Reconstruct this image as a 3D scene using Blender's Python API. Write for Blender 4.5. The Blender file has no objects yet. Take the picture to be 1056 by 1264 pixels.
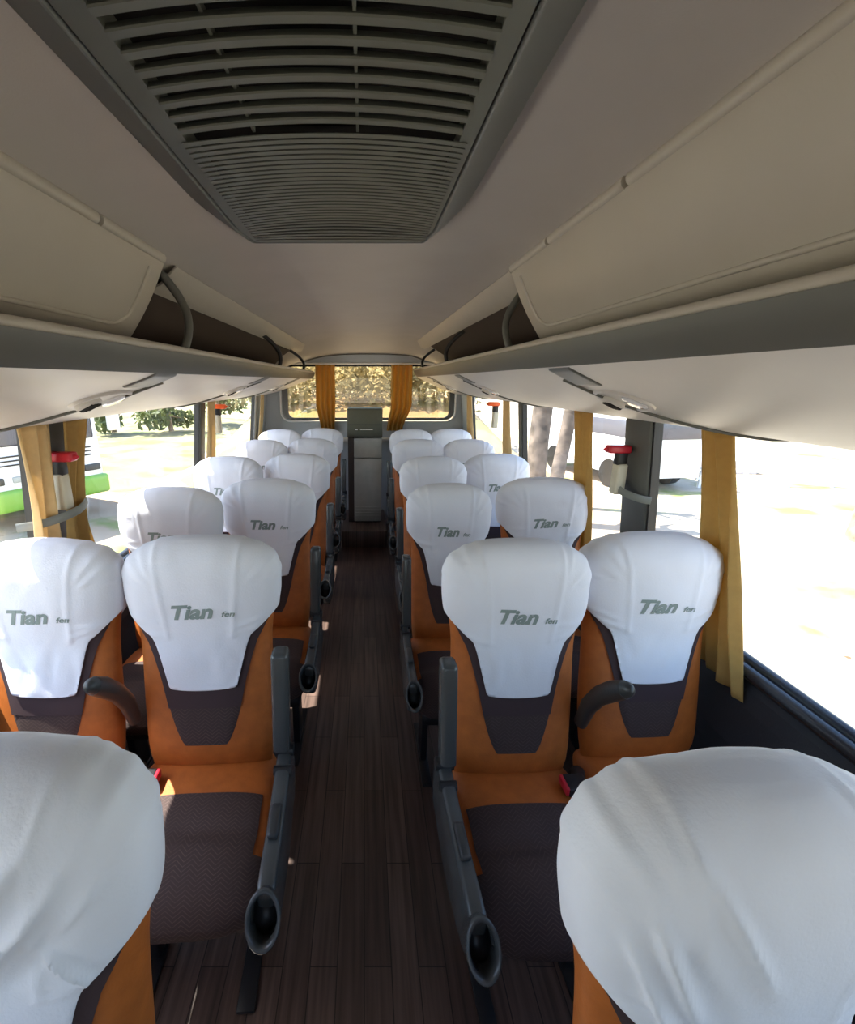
import bpy, bmesh, math, random
from mathutils import Vector, noise
import numpy as np

PI = math.pi
sc = bpy.context.scene
COL = sc.collection
CZ = 1.55                                   # camera height above the aisle floor

# ------------------------------------------------------------------ helpers
def link(o, parent=None):
    COL.objects.link(o)
    if parent is not None:
        o.parent = parent
    return o

def mesh(name, verts, faces, mat, parent=None, smooth=True, loc=None):
    me = bpy.data.meshes.new(name)
    me.from_pydata([tuple(v) for v in verts], [], [tuple(f) for f in faces])
    me.validate(); me.update()
    bm = bmesh.new(); bm.from_mesh(me)
    bmesh.ops.remove_doubles(bm, verts=bm.verts, dist=1e-6)
    bmesh.ops.recalc_face_normals(bm, faces=bm.faces)
    bm.to_mesh(me); bm.free()
    if smooth:
        for p in me.polygons: p.use_smooth = True
    me.materials.append(mat)
    o = bpy.data.objects.new(name, me)
    if loc is not None: o.location = loc
    return link(o, parent)

class MB:
    """collects shapes for ONE mesh"""
    def __init__(s): s.v = []; s.f = []
    def add(s, v, f):
        n = len(s.v); s.v += [tuple(p) for p in v]; s.f += [tuple(i + n for i in q) for q in f]; return s
    def box(s, c, d, bev=0.0, seg=2, rot=None):
        bm = bmesh.new(); bmesh.ops.create_cube(bm, size=1)
        for v in bm.verts: v.co = Vector((v.co.x * d[0], v.co.y * d[1], v.co.z * d[2]))
        if bev > 0:
            bmesh.ops.bevel(bm, geom=list(bm.edges), offset=bev, segments=seg, profile=.5, affect='EDGES')
        if rot is not None:
            for v in bm.verts: v.co = rot @ v.co
        bm.verts.index_update()
        vs = [v.co + Vector(c) for v in bm.verts]; fs = [[v.index for v in f.verts] for f in bm.faces]
        bm.free(); return s.add(vs, fs)
    def tube(s, pts, r, n=10, cap=True, sx=1.0):
        pts = [Vector(p) for p in pts]; rs = r if isinstance(r, (list, tuple)) else [r] * len(pts)
        vs = []; fs = []; up0 = None
        for i, p in enumerate(pts):
            t = (pts[min(i + 1, len(pts) - 1)] - pts[max(i - 1, 0)]).normalized()
            if up0 is None:
                up0 = Vector((0, 0, 1)) if abs(t.z) < .9 else Vector((0, 1, 0))
            a = t.cross(up0)
            if a.length < 1e-5: a = t.cross(Vector((1, 0, 0)))
            a.normalize(); b = a.cross(t).normalized(); up0 = b
            for k in range(n):
                q = 2 * PI * k / n
                vs.append(p + a * math.cos(q) * rs[i] * sx + b * math.sin(q) * rs[i])
        for i in range(len(pts) - 1):
            for k in range(n):
                fs.append([i * n + k, i * n + (k + 1) % n, (i + 1) * n + (k + 1) % n, (i + 1) * n + k])
        if cap:
            fs.append(list(range(n))[::-1]); fs.append([(len(pts) - 1) * n + k for k in range(n)])
        return s.add(vs, fs)
    def prism(s, prof, axis, a, b, closed=True):
        """profile points (2-tuples) extruded along an axis from a to b"""
        def P(p, t):
            return {'x': (t, p[0], p[1]), 'y': (p[0], t, p[1]), 'z': (p[0], p[1], t)}[axis]
        n = len(prof)
        vs = [P(p, a) for p in prof] + [P(p, b) for p in prof]
        fs = [[i, (i + 1) % n, n + (i + 1) % n, n + i] for i in range(n if closed else n - 1)]
        if closed:
            fs += [list(range(n))[::-1], [n + i for i in range(n)]]
        return s.add(vs, fs)
    def strip(s, prof, th, a, b, ny=1):
        """open profile in XZ made a slab of thickness th (towards +normal), extruded along Y"""
        p = [Vector((q[0], q[1])) for q in prof]; off = []
        for i in range(len(p)):
            t = (p[min(i + 1, len(p) - 1)] - p[max(i - 1, 0)]).normalized()
            off.append(p[i] + Vector((-t.y, t.x)) * th)
        loop = [tuple(q) for q in p] + [tuple(q) for q in off[::-1]]
        return s.prism(loop, 'y', a, b)
    def build(s, name, mat, parent=None, smooth=False, auto=None):
        o = mesh(name, s.v, s.f, mat, parent, smooth=smooth)
        if auto:
            sharp(o, auto)
        return o

def sharp(o, deg=35):
    me = o.data
    for p in me.polygons: p.use_smooth = True
    bm = bmesh.new(); bm.from_mesh(me)
    lim = math.radians(deg)
    for e in bm.edges:
        if len(e.link_faces) == 2 and e.calc_face_angle(0) > lim: e.smooth = False
    bm.to_mesh(me); bm.free()

def tag(o, label=None, cat=None, group=None, kind=None):
    if label: o['label'] = label
    if cat: o['category'] = cat
    if group: o['group'] = group
    if kind: o['kind'] = kind
    return o

def empty(name, loc, rz=0):
    o = bpy.data.objects.new(name, None); o.location = loc; o.rotation_euler.z = rz
    o.empty_display_size = .1
    return link(o)

def copy_tree(o, parent=None):
    c = o.copy(); COL.objects.link(c)
    if parent is not None: c.parent = parent
    for ch in list(o.children): copy_tree(ch, c)
    return c

def smooth01(t):
    t = min(1, max(0, t)); return t * t * (3 - 2 * t)

def interp(x, xs, ys):
    """monotone-ish cubic through the knots"""
    if x <= xs[0]: return ys[0]
    if x >= xs[-1]: return ys[-1]
    i = 0
    while x > xs[i + 1]: i += 1
    def m(j):
        if j == 0: return (ys[1] - ys[0]) / (xs[1] - xs[0])
        if j == len(xs) - 1: return (ys[-1] - ys[-2]) / (xs[-1] - xs[-2])
        return (ys[j + 1] - ys[j - 1]) / (xs[j + 1] - xs[j - 1])
    h = xs[i + 1] - xs[i]; t = (x - xs[i]) / h
    return (ys[i] * (2*t**3 - 3*t**2 + 1) + h * m(i) * (t**3 - 2*t**2 + t)
            + ys[i+1] * (-2*t**3 + 3*t**2) + h * m(i+1) * (t**3 - t**2))

# ------------------------------------------------------------------ materials
def mat(name, col, rough=.6, metal=0.0, nscale=0, namp=.0, bump=0, bscale=60, spec=.5, trans=0, coat=0):
    m = bpy.data.materials.new(name); m.use_nodes = True
    nt = m.node_tree; b = nt.nodes['Principled BSDF']
    b.inputs['Base Color'].default_value = (*col, 1)
    b.inputs['Roughness'].default_value = rough
    b.inputs['Metallic'].default_value = metal
    b.inputs['Specular IOR Level'].default_value = spec
    if coat: b.inputs['Coat Weight'].default_value = coat; b.inputs['Coat Roughness'].default_value = .15
    tc = nt.nodes.new('ShaderNodeTexCoord')
    if nscale:
        n = nt.nodes.new('ShaderNodeTexNoise'); n.inputs['Scale'].default_value = nscale; n.inputs['Detail'].default_value = 5
        nt.links.new(tc.outputs['Object'], n.inputs['Vector'])
        r = nt.nodes.new('ShaderNodeMapRange'); r.inputs[1].default_value = .3; r.inputs[2].default_value = .7
        r.inputs[3].default_value = 1 - namp; r.inputs[4].default_value = 1 + namp
        nt.links.new(n.outputs['Fac'], r.inputs[0])
        mx = nt.nodes.new('ShaderNodeVectorMath'); mx.operation = 'SCALE'; mx.inputs[0].default_value = col
        nt.links.new(r.outputs[0], mx.inputs['Scale']); nt.links.new(mx.outputs[0], b.inputs['Base Color'])
    if bump:
        n2 = nt.nodes.new('ShaderNodeTexNoise'); n2.inputs['Scale'].default_value = bscale; n2.inputs['Detail'].default_value = 3
        nt.links.new(tc.outputs['Object'], n2.inputs['Vector'])
        bp = nt.nodes.new('ShaderNodeBump'); bp.inputs['Strength'].default_value = bump; bp.inputs['Distance'].default_value = .002
        nt.links.new(n2.outputs['Fac'], bp.inputs['Height']); nt.links.new(bp.outputs[0], b.inputs['Normal'])
    if trans:
        tr = nt.nodes.new('ShaderNodeBsdfTranslucent'); tr.inputs['Color'].default_value = (*col, 1)
        mix = nt.nodes.new('ShaderNodeMixShader'); mix.inputs[0].default_value = trans
        out = nt.nodes['Material Output']
        nt.links.new(b.outputs[0], mix.inputs[1]); nt.links.new(tr.outputs[0], mix.inputs[2]); nt.links.new(mix.outputs[0], out.inputs[0])
    return m

def glass(name, tint, gloss=.06):
    m = bpy.data.materials.new(name); m.use_nodes = True; nt = m.node_tree
    nt.nodes.remove(nt.nodes['Principled BSDF']); out = nt.nodes['Material Output']
    t = nt.nodes.new('ShaderNodeBsdfTransparent'); t.inputs[0].default_value = (*tint, 1)
    g = nt.nodes.new('ShaderNodeBsdfGlossy'); g.inputs['Roughness'].default_value = .02
    mx = nt.nodes.new('ShaderNodeMixShader'); mx.inputs[0].default_value = gloss
    nt.links.new(t.outputs[0], mx.inputs[1]); nt.links.new(g.outputs[0], mx.inputs[2]); nt.links.new(mx.outputs[0], out.inputs[0])
    return m

def zigzag_mat(name, base, hi):
    """dark brown woven fabric with a faint zigzag"""
    m = mat(name, base, .85, bump=.25, bscale=400); nt = m.node_tree; b = nt.nodes['Principled BSDF']
    tc = nt.nodes.new('ShaderNodeTexCoord'); sp = nt.nodes.new('ShaderNodeSeparateXYZ'); nt.links.new(tc.outputs['Object'], sp.inputs[0])
    pp = nt.nodes.new('ShaderNodeMath'); pp.operation = 'PINGPONG'; pp.inputs[1].default_value = .018
    nt.links.new(sp.outputs[0], pp.inputs[0])
    yz = nt.nodes.new('ShaderNodeMath'); yz.operation = 'ADD'; nt.links.new(sp.outputs[1], yz.inputs[0]); nt.links.new(sp.outputs[2], yz.inputs[1])
    ad = nt.nodes.new('ShaderNodeMath'); ad.operation = 'ADD'; nt.links.new(pp.outputs[0], ad.inputs[0]); nt.links.new(yz.outputs[0], ad.inputs[1])
    p2 = nt.nodes.new('ShaderNodeMath'); p2.operation = 'PINGPONG'; p2.inputs[1].default_value = .006; nt.links.new(ad.outputs[0], p2.inputs[0])
    rg = nt.nodes.new('ShaderNodeMapRange'); rg.inputs[1].default_value = .0042; rg.inputs[2].default_value = .0058; nt.links.new(p2.outputs[0], rg.inputs[0])
    ns = nt.nodes.new('ShaderNodeTexNoise'); ns.inputs['Scale'].default_value = 25; nt.links.new(tc.outputs['Object'], ns.inputs['Vector'])
    ml = nt.nodes.new('ShaderNodeMath'); ml.operation = 'MULTIPLY'; nt.links.new(rg.outputs[0], ml.inputs[0]); nt.links.new(ns.outputs['Fac'], ml.inputs[1])
    mx = nt.nodes.new('ShaderNodeMix'); mx.data_type = 'RGBA'; mx.inputs[6].default_value = (*base, 1); mx.inputs[7].default_value = (*hi, 1)
    nt.links.new(ml.outputs[0], mx.inputs[0]); nt.links.new(mx.outputs[2], b.inputs['Base Color'])
    return m

def wood_mat():
    m = mat('plank_floor', (.05, .03, .022), .38); nt = m.node_tree; b = nt.nodes['Principled BSDF']
    tc = nt.nodes.new('ShaderNodeTexCoord'); mp = nt.nodes.new('ShaderNodeMapping'); mp.inputs['Rotation'].default_value = (0, 0, PI / 2)
    nt.links.new(tc.outputs['Object'], mp.inputs[0])
    br = nt.nodes.new('ShaderNodeTexBrick'); br.inputs['Scale'].default_value = 1; br.inputs['Brick Width'].default_value = .55
    br.inputs['Row Height'].default_value = .075; br.inputs['Mortar Size'].default_value = .0015; br.inputs['Bias'].default_value = 0
    br.inputs['Color1'].default_value = (.072, .045, .036, 1); br.inputs['Color2'].default_value = (.11, .07, .056, 1); br.inputs['Mortar'].default_value = (.02, .012, .01, 1)
    nt.links.new(mp.outputs[0], br.inputs['Vector'])
    m2 = nt.nodes.new('ShaderNodeMapping'); m2.inputs['Scale'].default_value = (60, 2.5, 1); nt.links.new(tc.outputs['Object'], m2.inputs[0])
    n = nt.nodes.new('ShaderNodeTexNoise'); n.inputs['Scale'].default_value = 1; n.inputs['Detail'].default_value = 6; nt.links.new(m2.outputs[0], n.inputs['Vector'])
    r = nt.nodes.new('ShaderNodeMapRange'); r.inputs[1].default_value = .3; r.inputs[2].default_value = .7; r.inputs[3].default_value = .55; r.inputs[4].default_value = 1.5
    nt.links.new(n.outputs['Fac'], r.inputs[0])
    v = nt.nodes.new('ShaderNodeVectorMath'); v.operation = 'SCALE'; nt.links.new(br.outputs[0], v.inputs[0]); nt.links.new(r.outputs[0], v.inputs['Scale'])
    nt.links.new(v.outputs[0], b.inputs['Base Color'])
    return m

def ground_mat(name, soil, soil2, grass, amount):
    m = mat(name, soil, .95); nt = m.node_tree; b = nt.nodes['Principled BSDF']
    tc = nt.nodes.new('ShaderNodeTexCoord')
    def ns(scale, det=6):
        n = nt.nodes.new('ShaderNodeTexNoise'); n.inputs['Scale'].default_value = scale; n.inputs['Detail'].default_value = det
        nt.links.new(tc.outputs['Object'], n.inputs['Vector']); return n
    def mix(fac, a, bcol, lo, hi):
        r = nt.nodes.new('ShaderNodeMapRange'); r.inputs[1].default_value = lo; r.inputs[2].default_value = hi; nt.links.new(fac, r.inputs[0])
        mx = nt.nodes.new('ShaderNodeMix'); mx.data_type = 'RGBA'; nt.links.new(r.outputs[0], mx.inputs[0])
        if isinstance(a, tuple): mx.inputs[6].default_value = (*a, 1)
        else: nt.links.new(a, mx.inputs[6])
        mx.inputs[7].default_value = (*bcol, 1); return mx.outputs[2]
    c = mix(ns(.35).outputs['Fac'], soil, soil2, .45, .7)
    c = mix(ns(.9, 8).outputs['Fac'], c, grass, amount, amount + .12)
    c = mix(ns(9, 4).outputs['Fac'], c, (soil2[0] * .4, soil2[1] * .4, soil2[2] * .35), .68, .74)
    nt.links.new(c, b.inputs['Base Color']); return m

M = {}
M['cover'] = mat('white_cover_cloth', (.79, .79, .845), .8, bump=.25, bscale=220, spec=.2)
M['print'] = mat('grey_green_print', (.24, .29, .27), .7)
M['orange'] = mat('orange_leatherette', (.43, .115, .018), .55, nscale=30, namp=.12, bump=.3, bscale=160)
M['brown'] = mat('brown_trim_cloth', (.045, .023, .025), .8, bump=.2, bscale=300)
M['weave'] = zigzag_mat('brown_zigzag_weave', (.048, .028, .025), (.125, .08, .07))
M['grey'] = mat('grey_plastic', (.062, .066, .066), .25, bump=.1, bscale=300)
M['dgrey'] = mat('dark_grey_plastic', (.035, .037, .038), .38, bump=.15, bscale=300)
M['black'] = mat('black_plastic', (.012, .012, .014), .45)
M['red'] = mat('red_plastic', (.55, .02, .04), .35)
M['sunlit_red'] = mat('sunlit_red_plastic', (.95, .14, .03), .35)  # red plastic brightened towards orange, as if lit by the sun
M['cream_holder'] = mat('cream_plastic', (.62, .58, .46), .45)
M['steel'] = mat('bright_steel', (.7, .7, .7), .25, metal=1)
M['cream'] = mat('cream_moulded_panel', (.48, .45, .395), .42, nscale=6, namp=.03, bump=.08, bscale=200)
M['ceil'] = mat('beige_ceiling_liner', (.50, .47, .445), .7, nscale=5, namp=.03, bump=.1, bscale=300)
M['acgrey'] = mat('grey_green_ac_plastic', (.13, .14, .12), .5, nscale=12, namp=.05)
M['acframe'] = mat('blue_grey_ac_frame', (.16, .172, .172), .45)
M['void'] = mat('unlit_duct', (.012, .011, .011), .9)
M['fascia'] = mat('grey_rack_fascia', (.115, .118, .105), .4, nscale=8, namp=.04)
M['rackwhite'] = mat('pale_rack_plastic', (.62, .60, .57), .4, nscale=8, namp=.02)
M['bead'] = mat('white_bead', (.85, .85, .85), .3)
M['liner'] = mat('brown_rack_carpet', (.07, .05, .04), .95, bump=.4, bscale=200)
M['bluegrey'] = mat('blue_grey_wall_panel', (.46, .49, .52), .5, nscale=10, namp=.03)
M['pillar'] = mat('grey_green_pillar_trim', (.085, .09, .085), .5, nscale=15, namp=.06)
M['navy'] = mat('navy_black_wall_carpet', (.018, .019, .026), .7, bump=.3, bscale=200)
M['gasket'] = mat('black_rubber', (.02, .021, .025), .25)
M['curtain'] = mat('gold_curtain_cloth', (.56, .37, .125), .75, nscale=40, namp=.08, bump=.2, bscale=250, trans=.35)
M['curtain_rear'] = mat('backlit_gold_curtain_cloth', (.66, .43, .14), .75, nscale=40, namp=.08, bump=.2, bscale=250, trans=.6)  # curtain cloth made brighter and more translucent for the light behind it
M['curtain_pale'] = mat('pale_gold_curtain_cloth', (.70, .53, .28), .75, nscale=40, namp=.08, bump=.2, bscale=250, trans=.3)
M['tie'] = mat('grey_strap', (.2, .21, .195), .6)
M['floor'] = wood_mat()
M['olive'] = mat('olive_grey_metal', (.085, .085, .06), .5, nscale=20, namp=.05)
M['panelgrey'] = mat('silver_grey_panel', (.44, .45, .41), .38, nscale=14, namp=.08)
M['bodydark'] = mat('dark_brown_casing', (.05, .037, .033), .5)
M['glass'] = glass('clear_window_glass', (.93, .95, .95), .04)
M['tglass'] = glass('amber_tinted_glass', (.80, .74, .62), .05)
M['lens'] = mat('clear_lamp_lens', (.75, .75, .78), .08, coat=.5)
M['soil'] = ground_mat('pale_dirt_and_grass', (.42, .36, .28), (.33, .21, .12), (.17, .21, .06), .55)
M['field'] = ground_mat('yellow_green_field', (.25, .22, .10), (.29, .23, .13), (.13, .15, .05), .48)
M['bank'] = ground_mat('dry_grass_bank', (.30, .22, .13), (.19, .13, .08), (.22, .20, .09), .5)
M['leaf'] = mat('green_leaves', (.13, .155, .06), .7, nscale=3, namp=.3, trans=.3)
M['dryleaf'] = mat('dry_olive_leaves', (.42, .37, .22), .8, nscale=3, namp=.35, trans=.3)
M['bark'] = mat('pale_bark', (.30, .22, .15), .9, nscale=7, namp=.45, bump=.5, bscale=20)
M['bark2'] = mat('grey_brown_bark', (.13, .10, .08), .9, nscale=5, namp=.7, bump=.5, bscale=20)
M['white_paint'] = mat('white_vehicle_paint', (.78, .78, .78), .3, coat=.4)
M['green_paint'] = mat('green_vehicle_paint', (.20, .42, .05), .35, coat=.4)
M['dark_glass'] = mat('dark_vehicle_glass', (.10, .10, .12), .12)
M['concrete'] = mat('pale_concrete', (.55, .55, .56), .9, nscale=4, namp=.1)

# ------------------------------------------------------------------ camera
F = 550.0
cam = bpy.data.cameras.new('camera'); co = bpy.data.objects.new('camera', cam); COL.objects.link(co)
cam.sensor_fit = 'HORIZONTAL'; cam.sensor_width = 36; cam.lens = F / 1056 * 36
cam.shift_x = (528 - 450) / 1056
cam.clip_start = .02; cam.clip_end = 300
co.location = (0, 0, CZ)
co.rotation_euler = (PI / 2 - math.radians(16.4), 0, 0)
sc.camera = co

# ================================================================== SEATS
TOP = 1.12
ZS = [.42, .50, .62, .75, .84, .90, .97, 1.03]
WS = [.166, .175, .18, .18, .181, .188, .199, .201]
YC = [-.105, -.094, -.070, -.048, -.033, -.025, -.018, -.012]
TS = [.018, .060, .063, .057, .056, .062, .070, .070]
ZTOP0 = 1.025
NSE = 2.6

def back_sec(z, inf=0.0):
    top = TOP + inf; z = min(z, top)
    w = interp(min(z, 1.03), ZS, WS); yc = interp(min(z, 1.03), ZS, YC); t = interp(min(z, 1.03), ZS, TS)
    if z > 1.03: yc = YC[-1] + (z - 1.03) * .09
    if z > ZTOP0:
        k = min(1, (z - ZTOP0) / (top - ZTOP0))
        w *= max(0, 1 - k ** 2.5) ** (1 / 2.5); t *= max(0, 1 - k ** 2.2) ** (1 / 2.2)
        fade = max(0, 1 - k ** 3)
        return w + inf * fade, yc, t + inf * fade
    return w + inf, yc, t + inf

def front_y(x, z, inf=0.0):
    w, yc, t = back_sec(z, inf)
    if w < 1e-5: return yc
    u = min(1, abs(x) / w)
    return yc - t * (1 - u ** NSE) ** (1 / NSE)

def se(th, w, t, n=NSE):
    c, s = math.cos(th), math.sin(th)
    return w * math.copysign(abs(c) ** (2 / n), c), t * math.copysign(abs(s) ** (2 / n), s)

def zlist(z0, z1, n):
    out = []
    for i in range(n + 1):
        v = i / n; out.append(z0 + (z1 - z0) * (1 - (1 - v) ** 2.0))
    return out

def make_backrest(parent):
    NT = 56; vs = []; fs = []
    zl = zlist(.42, TOP, 40)
    for z in zl:
        w, yc, t = back_sec(z)
        for k in range(NT):
            x, y = se(2 * PI * k / NT, max(w, .001), max(t, .001)); vs.append((x, yc + y, z))
    for i in range(len(zl) - 1):
        for k in range(NT):
            fs.append([i*NT+k, i*NT+(k+1) % NT, (i+1)*NT+(k+1) % NT, (i+1)*NT+k])
    fs.append(list(range(NT))[::-1])
    return mesh('backrest', vs, fs, M['orange'], parent)

def make_back_panel(parent):
    """dark brown centre panel that shows around and under the cover"""
    zz = [.545, .56, .60, .66, .72, .78, .82, .845, .87, .90, .96]
    hw = [.056, .066, .082, .098, .110, .126, .138, .147, .160, .178, .187]
    NZ, NX = 40, 30; vs = []; fs = []
    for i in range(NZ + 1):
        z = .545 + (.96 - .545) * i / NZ; h = interp(z, zz, hw)
        for j in range(NX + 1):
            x = h * (2 * j / NX - 1)
            edge = min(1, (1 - abs(2 * j / NX - 1)) * 6, (i / NZ) * 10)
            vs.append((x, front_y(x, z, .0008 + .003 * smooth01(edge)), z))
    for i in range(NZ):
        for j in range(NX):
            a = i * (NX + 1) + j; fs.append([a, a + 1, a + NX + 2, a + NX + 1])
    p = mesh('back_panel', vs, fs, M['weave'], parent)
    # plain band across the top of the weave, just below the cover
    vs = []; fs = []
    for i in range(9):
        z = .655 + .30 * i / 8; h = interp(z, zz, hw) + .001
        for j in range(NX + 1):
            x = h * (2 * j / NX - 1); vs.append((x, front_y(x, z, .0052), z))
    for i in range(8):
        for j in range(NX):
            a = i * (NX + 1) + j; fs.append([a, a + 1, a + NX + 2, a + NX + 1])
    mesh('piping_band', vs, fs, M['brown'], p)
    return p

def cover_zb(xf, front):
    if not front: return .90
    if xf < .47: return .715 - .006 * (1 - (xf / .47) ** 2)
    if xf < .61: return .715 + (.822 - .715) * (xf - .47) / .14
    if xf < .70: return .822 + (.868 - .822) * (1 - (1 - (xf - .61) / .09) ** 1.6)
    return .868 + (.928 - .868) * ((xf - .70) / .30) ** 1.1

def make_cover(parent, seed, folds, lettering=True, m=-1):
    rnd = random.Random(seed)
    NT, NV = 176, 84; vs = []; fs = []
    lines = list(folds)
    for _ in range(5):          # creases along the tail and wing bottoms
        x0 = rnd.uniform(-.12, .12); z0 = rnd.uniform(.73, .80)
        lines.append((x0, z0, x0 + rnd.uniform(-.05, .05), z0 + rnd.uniform(.05, .10), rnd.uniform(-.004, .004), rnd.uniform(.010, .018)))
    for sx in (-1, 1):
        for _ in range(3):
            z0 = rnd.uniform(.87, .93)
            lines.append((sx * .19, z0, sx * rnd.uniform(.06, .11), z0 - rnd.uniform(-.01, .04), rnd.uniform(.0015, .0035), .007))
    def disp(x, z, front):
        d = 0
        for sx in (-1, 1):      # sewn seams from the crown down the face
            xs = sx * (.085 + .025 * ((z - .86) / .26))
            if z > .86: d += .0030 * math.exp(-((x - xs) / .006) ** 2)
        n = noise.noise(Vector((x * 11 + seed, z * 9, seed * .7)))
        n2 = noise.noise(Vector((x * 30 + seed, z * 22, seed * 1.7 + 5)))
        d += .0030 * n + .0014 * n2
        if front:
            for (x0, z0, x1, z1, a, wd) in lines:
                px, pz = x - x0, z - z0; lx, lz = x1 - x0, z1 - z0; L2 = lx*lx + lz*lz
                t = (px*lx + pz*lz) / L2; tc_ = min(1, max(0, t))
                dx, dz = px - lx*tc_, pz - lz*tc_; s = (px*lz - pz*lx)
                dd = math.sqrt(dx*dx + dz*dz)
                d += a * math.exp(-(dd / wd) ** 2) * (1 + .5 * math.tanh(math.copysign(dd, s) / wd)) * math.sin(PI * min(1, max(.0, .08 + .84 * tc_)))
        # gathered top corners
        if z > 1.02 and abs(x) > .10:
            ga = math.atan2(z - .98, abs(x) - .08); d += .0013 * (math.sin(ga * 19 + seed) + noise.noise(Vector((ga * 9, seed, x * 6)))) * smooth01((abs(x) - .10) / .05)
        return d
    for i in range(NV + 1):
        for k in range(NT):
            th = 2 * PI * k / NT
            c = abs(math.cos(th)) ** (2 / NSE); front = math.sin(th) < 0
            zb = cover_zb(c, front)
            if not front:
                zb = .88 + (.925 - .88) * smooth01((c - .8) / .2)
            ii = max(0, i - 1)
            v = ii / (NV - 1); z = max(zb, .705 + (TOP + .010 - .705) * (1 - (1 - v) ** 1.45))
            inf = .0015 if i == 0 else .0115
            w, yc, t = back_sec(z, inf)
            x, y = se(th, max(w, .0008), max(t, .0008))
            d = max(-.0035, disp(x, z, front) * smooth01((z - zb) / .02 + .15)) if 0 < i < NV - 3 else 0
            ca, sa = math.cos(th), math.sin(th)
            if i > 0: x += ca * d; y += sa * d * 1.0
            if i == 0: z += .002
            vs.append((x, yc + y, z + (d * .5 if z > 1.08 else 0)))
    for i in range(NV):
        for k in range(NT):
            fs.append([i*NT+k, i*NT+(k+1) % NT, (i+1)*NT+(k+1) % NT, (i+1)*NT+k])
    fs.append([NV*NT + k for k in range(NT)])
    cov = mesh('headrest_cover', vs, fs, M['cover'], parent)
    tag(cov, 'white cloth headrest cover with a pointed front flap')
    if lettering:
        make_lettering(cov, seed)
    return cov

def text_mesh(body, size, shear, offset):
    cu = bpy.data.curves.new('txt', 'FONT'); cu.body = body; cu.size = size; cu.shear = shear; cu.offset = offset; cu.resolution_u = 3
    o = bpy.data.objects.new('txt', cu); COL.objects.link(o)
    dg = bpy.context.evaluated_depsgraph_get(); dg.update()
    me = bpy.data.meshes.new_from_object(o.evaluated_get(dg))
    v = [tuple(p.co) for p in me.vertices]; f = [tuple(p.vertices) for p in me.polygons]
    bpy.data.objects.remove(o); bpy.data.curves.remove(cu); bpy.data.meshes.remove(me)
    return v, f

TXT = [text_mesh('Tian', .058, .28, .0022), text_mesh('fen', .023, .28, .0006)]

def make_lettering(cov, seed):
    rot = random.Random(seed).uniform(-.02, .07)
    for name, (v, f), ox, stretch in (('lettering', TXT[0], -.076, 1.12), ('small_lettering', TXT[1], .060, 1.25)):
        vs = []; fs = []
        bm = bmesh.new(); bv = [bm.verts.new(p) for p in v]
        for q in f:
            try: bm.faces.new([bv[i] for i in q])
            except ValueError: pass
        bmesh.ops.triangulate(bm, faces=bm.faces)
        bmesh.ops.subdivide_edges(bm, edges=[e for e in bm.edges if e.calc_length() > .012], cuts=2, use_grid_fill=True)
        bmesh.ops.triangulate(bm, faces=bm.faces)
        bm.verts.index_update()
        for p in bm.verts:
            x = p.co.x * stretch + ox; z = .925 + p.co.y + x * rot
            vs.append((x, front_y(x, z, .022), z))
        fs = [[q.index for q in fc.verts] for fc in bm.faces]
        bm.free()
        o = mesh(name, vs, fs, M['print'], cov, smooth=False)
        # lay the print on the cloth
        sw = o.modifiers.new('lay', 'SHRINKWRAP'); sw.target = cov; sw.wrap_method = 'PROJECT'; sw.use_project_y = True
        sw.use_positive_direction = True; sw.use_negative_direction = True; sw.offset = .0009; sw.wrap_mode = 'ABOVE_SURFACE'
        dg = bpy.context.evaluated_depsgraph_get(); dg.update()
        me = bpy.data.meshes.new_from_object(o.evaluated_get(dg))
        o.modifiers.clear(); o.data = me

YS = [-.07, -.10, -.15, -.23, -.30, -.345, -.385, -.425, -.47, -.505, -.522]
HW = [.172, .184, .192, .197, .199, .20, .20, .199, .19, .165, .10]
HZ = [.045, .060, .066, .064, .062, .052, .064, .066, .056, .036, .010]
ZCc = [.405, .405, .405, .405, .405, .405, .405, .402, .398, .392, .388]

def cush_sec(y, inf=0):
    ys = [-q for q in YS]
    return interp(-y, ys, HW) + inf, interp(-y, ys, HZ) + inf, interp(-y, ys, ZCc)

def make_cushion(parent):
    NT, NY = 64, 44; ring = []; yl = []
    for i in range(NY + 1):
        v = i / NY; yl.append(-.07 - .452 * (1 - (1 - v) ** 1.5))
    def build(name, material, keep, inf):
        vs = []; fs = []
        for y in yl:
            w, h, zc = cush_sec(y, inf)
            for k in range(NT):
                x, z = se(2 * PI * (k + .5) / NT, w, h, 3.0)
                z += .0012 * noise.noise(Vector((x * 20, y * 20, 3)))
                vs.append((x, y - (inf if y < -.51 else 0), zc + z))
        for i in range(NY):
            for k in range(NT):
                a = 2 * PI * (k + 1) / NT
                xf = abs(math.cos(a)) ** (2 / 3.0); up = math.sin(a) > 0
                if keep(yl[i], xf, up):
                    fs.append([i*NT+k, i*NT+(k+1) % NT, (i+1)*NT+(k+1) % NT, (i+1)*NT+k])
        if inf == 0: fs.append(list(range(NT)))
        fs.append([NY*NT + k for k in range(NT)])
        return mesh(name, vs, fs, material, parent)
    c = build('cushion', M['orange'], lambda y, xf, up: True, 0)
    build('seat_insert', M['weave'], lambda y, xf, up: (up and y < -.235 and xf < .80) or (y < -.40), .0035)
    return c

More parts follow.
